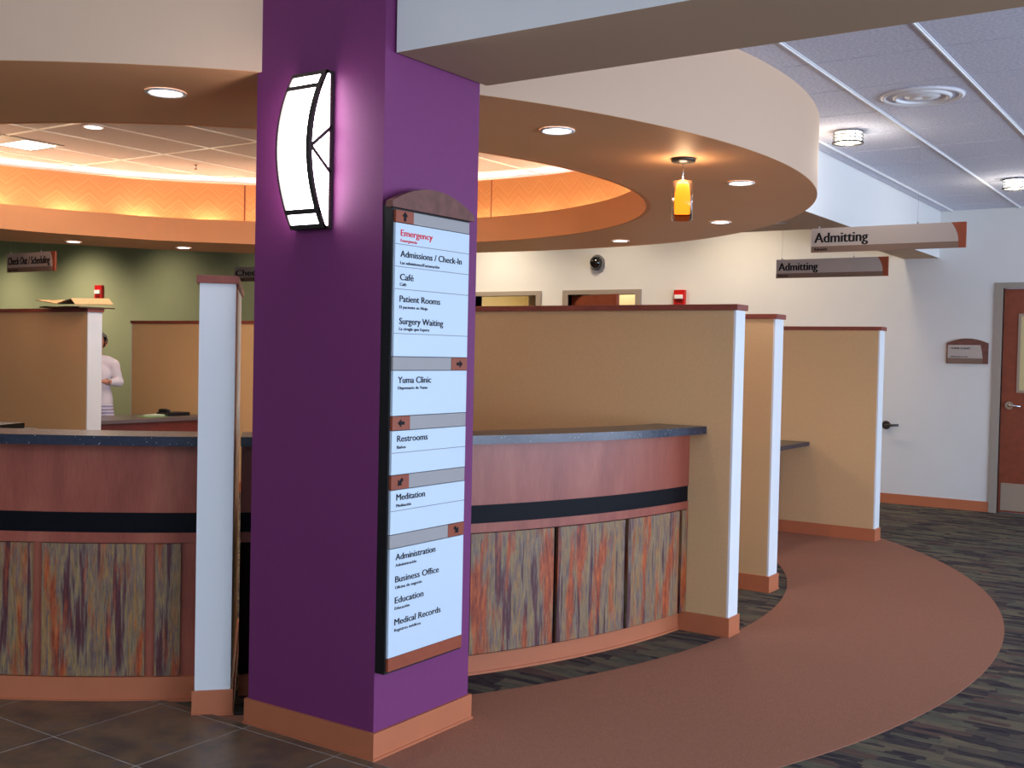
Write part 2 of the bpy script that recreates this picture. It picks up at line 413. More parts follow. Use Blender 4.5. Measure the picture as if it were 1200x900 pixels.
# right-hand front wall with the tall windows that let the daylight in
bm = bmesh.new()
box(bm, -4, 12.05, -5.6, -5.45, 0, .35); box(bm, -4, 12.05, -5.6, -5.45, 3.0, 4)
for x in (-4, -.3, 2.3, 4.9, 7.5, 10.1, 11.8): box(bm, x, x+.25, -5.6, -5.45, .35, 3.0)
tag(link('wall_right', bm, 'white_wall'), kind='structure')
k = 0
for x0, x1 in ((-.05, 2.3), (2.55, 4.9), (5.15, 7.5), (7.75, 10.1), (10.35, 11.8)):
    k += 1
    w = tag(thing('window_%d' % k, None, None, ((x0+x1)/2, -5.52, .35)), kind='structure')
    for i, (a0, a1, b0, b1) in enumerate(((x0, x0+.05, .35, 3), (x1-.05, x1, .35, 3), (x0+.05, x1-.05, .35, .4), (x0+.05, x1-.05, 2.95, 3), (x0+.05, x1-.05, 2.2, 2.25))):
        o = bx('window_frame', 'bronze', w, a0-w.location.x, a1-w.location.x, -.03, .03, b0-.35, b1-.35)
tag(bx('paving', 'paving', None, -14, 24, -20, -5.6, -.2, -.05), kind='structure')

def baseboard(name, x0, x1, y0, y1, parent=None, hgt=.104):
    bm = bmesh.new(); box(bm, x0, x1, y0, y1, 0, hgt)
    o = link(name, bm, 'base_rubber', parent); return o
bb = baseboard('baseboard_back', XW-.012, XW, 2.205, 6.22); tag(bb, kind='structure')
bb = baseboard('baseboard_right', XW-.012, XW, -5.4, 1.09); tag(bb, kind='structure')

# ceiling root with its slabs, beam, bulkhead, tiles and grid
ceiling = tag(bx('ceiling', 'beam_white', None, 3.07, 12.05, -5.6, 21.2, 3.6, 3.7), kind='structure')
bx('ceiling_panel', 'beam_white', ceiling, -4.1, 3.1, -5.6, 21.2, 3.95, 4.05)
bx('ceiling_header', 'beam_white', ceiling, 3.07, 3.2, 3.2, 21.2, 3.5, 3.98)
# beam springing from the column
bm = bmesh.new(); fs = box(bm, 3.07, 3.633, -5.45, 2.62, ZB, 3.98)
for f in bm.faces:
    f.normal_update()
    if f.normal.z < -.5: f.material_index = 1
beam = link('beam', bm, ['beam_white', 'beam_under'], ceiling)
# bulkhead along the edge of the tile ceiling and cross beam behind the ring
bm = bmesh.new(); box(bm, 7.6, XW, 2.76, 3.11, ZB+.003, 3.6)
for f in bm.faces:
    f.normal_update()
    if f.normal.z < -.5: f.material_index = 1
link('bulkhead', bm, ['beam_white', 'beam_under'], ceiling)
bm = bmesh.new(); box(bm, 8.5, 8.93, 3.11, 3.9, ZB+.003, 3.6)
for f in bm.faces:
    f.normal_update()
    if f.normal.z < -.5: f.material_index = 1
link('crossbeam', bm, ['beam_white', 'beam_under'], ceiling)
# backing sheet above tiles
bx('ceiling_backing', 'grid_white', ceiling, 3.633, XW, -5.45, 2.76, ZC+.022, ZC+.04)
X0 = 5.72-.64*4; ys = [2.76, 2.64, 2.0, 1.36, .72, .08, -.56]
tm = {}
def ctile(x0, x1, y0, y1, z, g, m='ceiling_board', drop=0):
    key = (round(x1-x0, 3), round(y1-y0, 3))
    if key not in tm:
        bm = bmesh.new(); w, d = (x1-x0)/2-g, (y1-y0)/2-g
        box(bm, -w, w, -d, d, 0, .015, bevel=.003)
        me = bpy.data.meshes.new('ceiling_tile'); bm.to_mesh(me); bm.free(); me.materials.append(MATS[m]); tm[key] = me
    o = bpy.data.objects.new('ceiling_tile', tm[key]); COL.objects.link(o); o.parent = ceiling; o.location = ((x0+x1)/2, (y0+y1)/2, z); return o
xs = []; x = 3.8
while x < XW-.05: xs.append(x); x += .64
xs.append(XW)
for i in range(len(xs)-1):
    for j in range(len(ys)-1):
        ctile(xs[i], xs[i+1], ys[j+1], ys[j], ZC, .006)
bx('ceiling_panel', 'ceiling_board', ceiling, 3.633, XW, -5.45, -.56, ZC, ZC+.02)
bx('ceiling_panel', 'ceiling_board', ceiling, 3.633, 3.8, -.56, 2.76, ZC, ZC+.02)
for y in ys[1:]:                      # main runners
    bm = bmesh.new(); box(bm, 3.64, XW, y-.012, y+.012, ZC-.004, ZC+.02); box(bm, 3.64, XW, y-.004, y+.004, ZC-.012, ZC+.0)
    link('grid_bar', bm, 'grid_white', ceiling)

# ring soffit: underside, outer fascia, inner lip, cove shelf, wood veneer drum
soff = arcobj('soffit', 'soffit_under', ceiling, 2.9, 4.05, ZB, ZB+.03, 0, 360, step=1.5, s0=si, s1=so)
arcobj('soffit_fascia', 'fascia_paint', ceiling, 4.02, 4.052, ZB+.001, 3.96, -182, -122, step=1.5, s0=so, s1=so)
arcobj('soffit_fascia', 'fascia_paint', ceiling, 4.02, 4.052, ZB+.001, 3.6, -122, 178, step=1.5, s0=so, s1=so)
arcobj('soffit_lip', 'lip_paint', ceiling, 2.898, 2.93, ZB-.001, 2.82, 0, 360, step=1.5, s0=si, s1=si)
arcobj('cove_shelf', 'fascia_paint', ceiling, 2.93, 3.5, 2.66, 2.675, 0, 360, step=3, s0=si, s1=si)
seams = [-180, -150, -113, -75, -36, 5.4, 49.4, 96, 125, 152, 180]
for a0, a1 in zip(seams, seams[1:]):
    arcobj('veneer_panel', 'veneer', ceiling, 3.5, 3.52, 2.67, 3.29, a0+.12, a1-.12, step=1.5, s0=si, s1=si)
for a in seams[:-1]:
    arcobj('veneer_seam', 'cap_wood', ceiling, 3.505, 3.525, 2.67, 3.285, a-.15, a+.15, step=1, s0=si, s1=si)
# dome ceiling tiles 1.28 x 0.64
arcobj('dome_backing', 'grid_white', ceiling, .02, 3.9, 3.382, 3.395, 0, 360, step=3, s0=si, s1=si)
dxs = [5.58+1.31*k for k in range(-4, 5)]; dys = [8.80+.66*k for k in range(-11, 5)]
for i in range(len(dxs)-1):
    for j in range(len(dys)-1):
        x0, x1, y0, y1 = dxs[i], dxs[i+1], dys[j], dys[j+1]
        ok = False
        for (px, py) in ((x0, y0), (x0, y1), (x1, y0), (x1, y1)):
            a = math.degrees(math.atan2(py-CY, px-CX)); rr = math.hypot(px-CX, py-CY)
            if rr < 3.8*si(a): ok = True
        far = max(math.hypot(px-CX, py-CY)/so(math.degrees(math.atan2(py-CY, px-CX))) for (px, py) in ((x0, y0), (x0, y1), (x1, y0), (x1, y1)))
        if ok:
            # clip the tile to the drum
            bm = bmesh.new(); box(bm, x0+.012, x1-.012, y0+.012, y1-.012, 3.36, 3.375)
            if far > 3.4:
                bmesh.ops.subdivide_edges(bm, edges=bm.edges[:], cuts=7, use_grid_fill=True)
                for v in bm.verts:
                    dx, dy = v.co.x-CX, v.co.y-CY; a = math.degrees(math.atan2(dy, dx)); L = 3.86*si(a); rr = math.hypot(dx, dy)
                    if rr > L: v.co.x = CX+dx*L/rr; v.co.y = CY+dy*L/rr
                bmesh.ops.dissolve_degenerate(bm, dist=1e-4, edges=bm.edges[:])
            if len(bm.faces) > 3: link('ceiling_tile', bm, 'dome_board', ceiling)
            else: bm.free()
for x in dxs[1:-1]:
    if abs(x-CX) < 3.4:
        L = math.sqrt(3.45**2-(x-CX)**2)
        bx('grid_bar', 'grid_white', ceiling, x-.017, x+.017, CY-L, CY+L*1.22, 3.354, 3.376)
for y in dys:
    t = (y-CY)/(1.23 if y > CY else 1)
    if abs(t) < 3.4:
        L = math.sqrt(3.45**2-t*t)
        bx('grid_bar', 'grid_white', ceiling, CX-L*(1 if y < CY+.5 else 1.08), CX+L*(1 if y < CY+.5 else 1.08), y-.015, y+.015, 3.3545, 3.376)

# door frames, leaves
def frame(name, y0, y1, z1, w=.075):
    bm = bmesh.new()
    box(bm, XW-.02, XW+.16, y0-w, y0, 0, z1); box(bm, XW-.02, XW+.16, y1, y1+w, 0, z1); box(bm, XW-.02, XW+.16, y0-w, y1+w, z1, z1+w-.02)
    return tag(link(name, bm, 'frame_paint'), kind='structure')
d1 = frame('door_1', 1.17, 2.13, DZ-.005)
l1 = bx('door_leaf', 'door_wood', d1, XW+.03, XW+.075, 1.175, 2.125, .01, DZ-.01)
bx('kick_plate', 'kick_metal', l1, XW+.024, XW+.03, 1.2, 2.10, .03, .305)
bm = bmesh.new()
box(bm, XW+.02, XW+.03, 1.96, 1.985, 1.22, 2.01); box(bm, XW+.02, XW+.03, 1.55, 1.575, 1.22, 2.01); box(bm, XW+.02, XW+.03, 1.575, 1.96, 1.22, 1.245); box(bm, XW+.02, XW+.03, 1.575, 1.96, 1.985, 2.01)
link('glazing_bead', bm, 'kick_metal', l1)
bx('vision_glass', 'glass_door', l1, XW+.022, XW+.034, 1.575, 1.96, 1.245, 1.985)
bm = bmesh.new(); cyl(bm, (XW+.0, 2.045, 1.09), .04, .04, .012, .03, 24, axis='x'); tube(bm, [(XW+.02, 2.045, 1.09), (XW-.03, 2.045, 1.09), (XW-.035, 2.03, 1.09), (XW-.035, 1.93, 1.085)], .011)
link('door_handle', bm, 'chrome', l1)
d2 = frame('door_2', 6.28, 7.24, DZ-.005)
bm = bmesh.new(); box(bm, -.95, 0, 0, .045, .01, DZ-.02)
lf = link('door_leaf', bm, 'door_wood', d2); 
lf.matrix_local = Matrix.Translation((XW+.13, 7.235, 0)) @ Matrix.Rotation(R(62), 4, 'Z') @ Matrix.Identity(4)
lf.rotation_euler = (0, 0, R(90-24)); 
d3 = frame('door_3', 7.72, 8.70, DZ-.005)

# ================================================================== COLUMN
col = thing('column', 'square purple column with wooden directory board and lit sconce', 'column', (3.3, 2.95, 0))
bm = bmesh.new(); box(bm, -.28, .30, -.32, .34, 0, ZB+1.4, bevel=0); link('column_shaft', bm, 'purple', col)
bm = bmesh.new()
for a in ((-.292, .312, -.332, -.32), (-.292, .312, .34, .352), (-.292, -.28, -.32, .34), (.30, .312, -.32, .34)): box(bm, a[0], a[1], a[2], a[3], 0, .104)
box(bm, -.297, .317, -.337, .357, 0, .012)
link('baseboard', bm, 'base_rubber', col)
YF = 2.95-.32    # right face
XF = 3.3-.28     # left face

# ================================================================== DIRECTORY BOARD
dirb = thing('directory_sign', 'tall directory board with English and Spanish department names on purple column', 'sign', (3.25, YF, 0))
def dx(X): return X-3.25
U, V, N = (1, 0, 0), (0, 0, 1), (0, -1, 0)
bm = bmesh.new(); box(bm, dx(3.022), dx(3.482), -.045, 0, .325, 2.03); link('backing', bm, 'black', dirb)
# arched crown
bm = bmesh.new(); pts = [(dx(3.004), 2.018), (dx(3.496), 2.018), (dx(3.496), 2.040)]
for i in range(13):
    t = 1-i/12.0; X = 3.004+.492*t; pts.append((dx(X), 2.040+.066*(1-(2*t-1)**2)))
pts = [q for i, q in enumerate(pts) if i < 2 or True]
pts.pop(3)
prism(bm, pts, ((0, -.03, 0), U, V, N), .032); link('crown', bm, 'sign_arch', dirb)
bx('foot_strip', 'sign_copper', dirb, dx(3.03), dx(3.475), -.056, -.045, .335, .383)
secs = [(2.012, 1.966, 1.482, 'L', 'up'), (1.482, 1.432, 1.266, 'R', 'right'), (1.266, 1.213, 1.051, 'L', 'left'), (1.051, .997, .834, 'L', 'downleft'), (.834, .783, .383, 'R', 'downright')]
PAN = []
for zt, zb, z2, side, dr in secs:
    g = .0015
    xa, xb = dx(3.03), dx(3.475); w = .1
    bx('direction_bar', 'sign_grey', dirb, xa+(w if side == 'L' else 0), xb-(w if side == 'R' else 0), -.054, -.045, zb+g, zt-g)
    x0 = xa if side == 'L' else xb-w
    atile = bx('arrow_tile', 'sign_copper', dirb, x0, x0+w, -.056, -.045, zb+g, zt-g)
    ang = {'up': 90, 'right': 0, 'left': 180, 'downleft': 225, 'downright': 315}[dr]
    ar = [(-.016, -.006), (.001, -.006), (.001, -.015), (.018, 0), (.001, .015), (.001, .006), (-.016, .006)]
    ca, sa = math.cos(R(ang)), math.sin(R(ang)); cx, cz = x0+w/2, (zt+zb)/2
    bm = bmesh.new(); prism(bm, [(cx+(a*ca-b*sa)*1.1, cz+a*sa+b*ca) for a, b in ar], ((0, -.0565, 0), U, V, N), .001); link('arrow', bm, 'ink', atile)
    npan = bx('name_panel', 'sign_white', dirb, xa, xb, -.055, -.045, z2+g, zb-g); PAN.append((z2, zb, npan))
def pan(z): return [q for a, b, q in PAN if a <= z <= b][0]
def dline(z, x0=3.03, x1=3.475): bx('panel_joint', 'line_grey', pan(z), dx(x0), dx(x1), -.0556, -.0545, z-.0012, z+.0012)
for z in (1.889, 1.808, 1.727, 1.566, 1.132, .92): dline(z)
rows = [('Emergency', 3.058, 1.919, .184, .0235, 'ink_red'), ('Emergencia', 3.058, 1.8975, .093, .011, 'ink_red'),
        ('Admissions / Check-In', 3.058, 1.8435, .368, .0235, 'ink'), ('Las admisiones/Facturaci\u00f3n', 3.058, 1.817, .229, .011, 'ink'),
        ('Caf\u00e9', 3.058, 1.7595, .076, .0235, 'ink'), ('Caf\u00e9', 3.058, 1.739, .036, .011, 'ink'),
        ('Patient Rooms', 3.058, 1.681, .237, .0235, 'ink'), ('El paciente se Aloja', 3.058, 1.657, .162, .011, 'ink'),
        ('Surgery Waiting', 3.058, 1.600, .258, .0235, 'ink'), ('La cirug\u00eda que Espera', 3.058, 1.578, .175, .011, 'ink'),
        ('Yuma Clinic', 3.057, 1.386, .192, .0235, 'ink'), ('Dispensario de Yuma', 3.057, 1.363, .171, .011, 'ink'),
        ('Restrooms', 3.058, 1.172, .177, .0235, 'ink'), ('Ba\u00f1os', 3.058, 1.147, .050, .011, 'ink'),
        ('Meditation', 3.060, .958, .165, .0235, 'ink'), ('Meditaci\u00f3n', 3.060, .9335, .084, .011, 'ink'),
        ('Administration', 3.062, .739, .233, .0235, 'ink'), ('Administraci\u00f3n', 3.062, .715, .120, .011, 'ink'),
        ('Business Office', 3.062, .657, .257, .0235, 'ink'), ('Oficina de negocio', 3.062, .633, .155, .011, 'ink'),
        ('Education', 3.062, .580, .165, .0235, 'ink'), ('Educaci\u00f3n', 3.062, .5565, .084, .011, 'ink'),
        ('Medical Records', 3.062, .500, .272, .0235, 'ink'), ('Registros m\u00e9dicos', 3.062, .476, .152, .011, 'ink')]
for s, X, Z, wd, hh, m in rows:
    text('lettering', s, m, pan(Z), (dx(X), -.055, Z), U, V, N, wd, hh, off=.0012, bold=.03)

# ================================================================== WALL SCONCE (left face of column, faces -X)
sc = thing('wall_sconce', 'lit bowed sconce with dark bronze frame high on purple column', 'wall lamp', (XF, 2.965, 2.245))
hw, hh = .088, .292
def sx(z): return -.036-.082*(1-(z/hh)**2)
def bow(name, m, y0, y1, z0, z1, o0, o1, n=20):
    bm = bmesh.new(); A = []
    for i in range(n+1):
        z = z0+(z1-z0)*i/n
        A.append([bm.verts.new(q) for q in ((sx(z)-o0, y0, z), (sx(z)-o0, y1, z), (sx(z)-o1, y1, z), (sx(z)-o1, y0, z))])
    for i in range(n):
        for k in range(4): bm.faces.new((A[i][k], A[i][(k+1) % 4], A[i+1][(k+1) % 4], A[i+1][k]))
    bm.faces.new(A[0][::-1]); bm.faces.new(A[-1]); bmesh.ops.recalc_face_normals(bm, faces=bm.faces[:])
    return link(name, bm, m, sc)
bow('diffuser', 'sconce_glow', -hw+.008, hw-.008, -hh+.01, hh-.01, -.006, -.001)
for y, wd in ((-hw, .020), (hw-.008, .008)): bow('frame_side', 'bronze', y, y+wd, -hh, hh, -.008, .006)
for z0, z1 in ((-hh, -hh+.016), (hh-.016, hh), (-hh+.052, -hh+.070), (hh-.070, hh-.052)): bow('frame_rail', 'bronze', -hw, hw, z0, z1, -.008, .006, 2)
bx('back_plate', 'bronze', sc, -.012, 0, -hw, hw, -hh, hh)
for z in (-hh, hh-.01): bx('end_plate', 'bronze', sc, -.042, -.01, -hw, hw, z, z+.01)
for y, nm in ((-hw, 'a'), (hw, 'b')):
    # side glass lens and its two crossing bars
    bm = bmesh.new(); pts = [(-.012, -hh+.012), (-.012, hh-.012)] + [(sx(z)+.006, z) for z in [hh-.012-(2*hh-.024)*i/16 for i in range(17)]]
    yy = y+(.004 if y < 0 else -.004)
    prism(bm, pts, ((0, yy, 0), (1, 0, 0), (0, 0, 1), (0, -1 if y < 0 else 1, 0)), .002); link('side_glass', bm, 'sconce_glow', sc)
    bm = bmesh.new()
    y0, y1 = (y-.002, y+.008) if y < 0 else (y-.008, y+.002)
    box(bm, -.022, -.008, y0, y1, -hh, hh)
    for s in (1, -1):
        P = [(-.112, s*-.004), (-.112, s*.012), (-.012, s*.094), (-.012, s*.076)]
        if s < 0: P = P[::-1]
        prism(bm, P, ((0, y0, 0), (1, 0, 0), (0, 0, 1), (0, 1, 0)), y1-y0)
    link('side_bars', bm, 'bronze', sc)

# ================================================================== COUNTERS
def counter(label, a0, a1, panels, wood):
    c = thing('reception_counter', label, 'counter')
    arcobj('countertop', 'counter_top', c, 3.5, 3.80, 1.09, 1.13, a0, a1, step=1)
    arcobj('fascia', 'cherry', c, 3.66, 3.70, .80, 1.09, a0, a1, step=1)
    arcobj('black_band', 'black_band', c, 3.65, 3.695, .715, .80, a0, a1, step=1)
    arcobj('rail', 'cherry', c, 3.66, 3.70, .672, .715, a0, a1, step=1)
    body_ = arcobj('counter_body', 'cherry' if wood else 'dark_gap', c, 3.55, 3.685, .10, .672, a0, a1, step=1)
    arcobj('counter_kick', 'base_rubber', c, 3.58, 3.66 if not wood else 3.71, 0, .105, a0, a1, step=1)
    arcobj('kick_trim', 'base_rubber', c, 3.6, 3.668 if not wood else 3.718, 0, .012, a0, a1, step=1)
    for p0, p1 in panels:
        arcobj('slate_panel', 'slate_patina', body_, 3.685, 3.702, .108, .668, p0, p1, step=1)
    # staff side worktop
    arcobj('worktop', 'desk_top', c, 2.95, 3.56, .75, .78, a0, a1, step=2)
    return c
counter('curved cherry reception counter with rust slate panels, between purple column and tall white-ended partition', -133.5, -93.75,
        [(-132.2, -125.3), (-124.9, -117.75), (-117.35, -110.2), (-109.8, -102.68), (-102.27, -95.2), (-94.75, -93.8)], False)
counter('curved reception counter with slate panels at left edge, left of the white partition end', -170, -135.5,
        [(-168.5, -161.5), (-160.8, -154), (-153.3, -146.75), (-146.1, -139.5), (-138.85, -137.25)], True)

# ================================================================== PARTITIONS
def partition(label, x, y, ang, L, th, zt=1.76, base=True, face='tan_vinyl'):
    """end face centred at (x,y); runs away along ang (deg)"""
    t = thing('partition_wall', label, 'partition', (x, y, 0), R(ang))
    bx('partition_panel', face, t, .012, L, -th/2, th/2, 0, zt)
    bx('end_panel', 'end_white', t, 0, .012, -th/2, th/2, 0, zt)
    bx('end_panel', 'end_white', t, L, L+.012, -th/2, th/2, 0, zt)
    bx('top_cap', 'cap_wood', t, -.012, L+.02, -th/2-.012, th/2+.012, zt, zt+.032, bevel=.003)
    if base:
        bm = bmesh.new(); e = .01
        for a in ((-e, 0, -th/2-e, th/2+e), (0, L+.012, -th/2-e, -th/2), (0, L+.012, th/2, th/2+e)): box(bm, a[0], a[1], a[2], a[3], 0, .104)
        box(bm, -e-.004, L, -th/2-e-.004, th/2+e+.004, 0, .01)
        link('baseboard', bm, 'base_rubber', t)
    return t
partition('tan partition with white end standing at the right end of the slate-panelled counter', 5.583, 2.309, 90, 2.7, .127)
partition('narrow-looking tan partition, second one right of the slate counter', 6.825, 2.556, 90, 2.4, .149)
partition('tan partition nearest the white wall, with a small desk on its left', 9.32, 2.595, 90, 2.2, .14)
px, py = (2.96+3.046)/2, (3.539+3.428)/2
partition('partition seen end-on, white end face just left of purple column', px, py, 47, 1.18, .142, face='cream_paint')
partition('tan partition at left edge with flattened cardboard lying on its top', 5.62, 8.03, 90, 3.4, .135, zt=1.775)
partition('tan partition in the back left before the green wall, behind the far desk', 7.93, 8.3, 90, 2.25, .13, zt=1.755)

# desk between second and third partition
dk = thing('side_desk', 'small desk with dark top fixed to left side of farthest right partition', 'desk', (9.235, 3.16, 0))
bx('desk_top', 'counter_top', dk, -1.3, 0, 0, .75, .765, .80, bevel=.003)
bx('desk_panel', 'cherry', dk, -1.25, -.01, .25, .28, 0, .765)

# far desk in back left
fd = thing('back_desk', 'long dark desk in front of the standing person at back left', 'desk', (6.9, 9.1, 0))
bx('desk_top', 'desk_top', fd, -1.2, .93, 0, .65, .745, .78, bevel=.003)
bx('desk_panel', 'desk_wood', fd, -1.15, .9, .03, .06, 0, .745)
bx('desk_panel', 'desk_wood', fd, -1.18, -1.15, .03, .6, 0, .745)

# ================================================================== CEILING LIGHTS
def downlight(x, y, z, label, r=.085, e=9, col=(1, .86, .78)):
    t = thing('recessed_downlight', label, 'ceiling light', (x, y, z))
    bm = bmesh.new(); lathe(bm, [(r, -.001), (r, -.007), (r-.012, -.009), (r-.018, -.004), (r-.02, 0)], n=36); link('trim_ring', bm, 'grid_white', t)
    bm = bmesh.new(); cyl(bm, (0, 0, 0), r-.017, r-.017, -.0035, -.0005, 32); link('lens', bm, 'lamp_white', t)
    l = bpy.data.lights.new('downlight_beam', 'SPOT'); l.energy = e; l.color = col; l.spot_size = R(115); l.spot_blend = .8; l.shadow_soft_size = .07
    o = bpy.data.objects.new('downlight_beam', l); COL.objects.link(o); o.parent = t; o.location = (0, 0, -.03)
    return t
DL = [(3.052, 3.887, 'round downlight glowing in the soffit left of the purple column top'),
      (4.515, 2.831, 'round downlight in the soffit just right of the purple column'),
      (6.391, 2.666, 'round downlight in the soffit right of the amber pendant'),
      (8.153, 3.565, 'round downlight behind and below the amber pendant, near the soffit edge'),
      (9.096, 4.978, 'round downlight above the black dome camera'),
      (6.96, 10.331, 'small downlight above the check out sign at far left'),
      (7.888, 9.715, 'small downlight in the far soffit left of the purple column')]
for x, y, l in DL: downlight(x, y, ZB, l, e=(16 if y > 9 else 20))
# dome downlight
downlight(5.75, 8.27, 3.36, 'round downlight in the recessed tile ceiling above the left partition', e=14)
# ring downlights the photo hides behind the column are needed to light the green wall evenly
# lit troffer in the dome
vt = thing('ceiling_troffer', 'dark framed light grille at the left end of recessed tile ceiling', 'ceiling vent', (5.85, 9.55, 3.36))
bx('troffer_frame', 'dome_grey', vt, -.3, .3, -.27, .27, -.008, -.001)
bx('diffuser', 'flush_glow', vt, -.05, .25, -.2, .2, -.012, -.008)
# sprinkler
sp = thing('sprinkler', 'tiny sprinkler head hanging from the recessed tile ceiling', 'sprinkler', (7.45, 9.0, 3.36))
bm = bmesh.new(); cyl(bm, (0, 0, 0), .02, .02, -.006, 0, 16); cyl(bm, (0, 0, 0), .007, .006, -.045, -.006, 10); cyl(bm, (0, 0, 0), .017, .017, -.05, -.046, 12)
link('head', bm, 'chrome', sp)
# cove lamps
cv = thing('cove_lighting', 'warm lamp strip hidden in the cove around the ring opening', 'lamp strip')
for k in range(36):
    a = k*10.0
    bm = bmesh.new(); arc(bm, 3.44, 3.46, 2.70, 2.72, a+3.3, a+6.7, step=3.4, s0=si, s1=si)
    link('tube_lamp', bm, 'cove_glow', cv)
    bm = bmesh.new(); arc(bm, 3.40, 3.48, 2.676, 2.69, a+1.2, a+8.8, step=3.8, s0=si, s1=si); link('lamp_base', bm, 'grid_white', cv)

for k in range(24):
    bm = bmesh.new(); arc(bm, 3.60, 3.64, 3.20, 3.235, k*15+.5, k*15+14.5, step=3.5, s0=si, s1=si); link('upper_tube_lamp', bm, 'cove_white', cv)

# pendant
pd = thing('pendant_lamp', 'small amber glass cylinder pendant glowing under the soffit', 'pendant lamp', (5.488, 2.625, ZB))
bm = bmesh.new(); lathe(bm, [(.001, 0), (.066, 0), (.068, -.006), (.064, -.018), (.02, -.026), (.001, -.028)], n=40); link('canopy', bm, 'bronze', pd)
bm = bmesh.new(); tube(bm, [(0, 0, -.025), (0, 0, -.118)], .0035); lathe(bm, [(.001, -.112), (.014, -.116), (.016, -.126), (.001, -.127)], n=16); link('stem', bm, 'chrome', pd)
bm = bmesh.new(); cyl(bm, (0, 0, 0), .051, .051, -.136, -.126, 32); link('top_disc', bm, 'lamp_white', pd)
bm = bmesh.new(); lathe(bm, [(.056, -.124), (.056, -.335), (.0535, -.335), (.0535, -.124)], n=40, closed=True); link('outer_glass', bm, 'amber_glass', pd)
bm = bmesh.new(); lathe(bm, [(.044, -.137), (.044, -.312), (.0425, -.312), (.0425, -.137)], n=40, closed=True); link('inner_diffuser', bm, 'pendant_glow', pd)
bm = bmesh.new(); bmesh.ops.create_uvsphere(bm, u_segments=16, v_segments=10, radius=.024, matrix=Matrix.Translation((0, 0, -.24))); link('bulb', bm, 'bulb_glow', pd, smooth=True)
l = bpy.data.lights.new('pendant_light', 'POINT'); l.energy = 1.6; l.color = (1, .6, .25); l.shadow_soft_size = .03
o = bpy.data.objects.new('pendant_light', l); COL.objects.link(o); o.parent = pd; o.location = (0, 0, -.09)

# flush lights on tile ceiling
def flush(x, y, label):
    t = thing('flush_ceiling_light', label, 'ceiling light', (x, y, ZC-.004))
    bm = bmesh.new(); cyl(bm, (0, 0, 0), .10, .10, -.010, 0, 36); link('mount_plate', bm, 'chrome', t)
    bm = bmesh.new(); lathe(bm, [(.001, -.010), (.088, -.010), (.088, -.068), (.08, -.074), (.001, -.075)], n=36); link('diffuser', bm, 'flush_glow', t)
    for z, rr in ((-.022, .102), (-.044, .102), (-.070, .106)):
        bm = bmesh.new(); lathe(bm, [(rr, z), (rr, z-.010), (rr-.014, z-.010), (rr-.014, z)], n=40, closed=True); link('band', bm, 'bronze' if z < -.06 else 'chrome', t)
    bm = bmesh.new()
    for k in range(4):
        a = PI/4+k*PI/2; tube(bm, [(.098*math.cos(a), .098*math.sin(a), -.01), (.098*math.cos(a), .098*math.sin(a), -.078)], .004, 6)
    for k in range(2):
        a = PI/4+k*PI/2; tube(bm, [(.098*math.cos(a), .098*math.sin(a), -.079), (-.098*math.cos(a), -.098*math.sin(a), -.079)], .003, 6)
    link('cage_rod', bm, 'bronze', t)
    l = bpy.data.lights.new('flush_glow', 'POINT'); l.energy = 5; l.color = (1, .93, .82); l.shadow_soft_size = .1
    o = bpy.data.objects.new('flush_glow', l); COL.objects.link(o); o.parent = t; o.location = (0, 0, -.2)
flush(7.512, 2.364, 'round banded ceiling light next to the curved fascia')
flush(10.095, 1.743, 'round banded ceiling light at the right edge of the picture')
# round diffuser
df = thing('air_diffuser', 'round white air diffuser in the grey tile ceiling', 'air diffuser', (6.71, 1.68, ZC))
for r0, r1, z in ((.235, .205, -.016), (.165, .14, -.022), (.10, .001, -.018)):
    bm = bmesh.new(); lathe(bm, [(r0, 0), (r0, z*.4), ((r0+r1)/2, z), (r1, z*.6), (r1, 0)], n=48); link('diffuser_ring', bm, 'grid_white', df)
bm = bmesh.new(); cyl(bm, (0, 0, 0), .24, .24, -.004, .0, 48); link('back_pan', bm, 'ceiling_board', df)

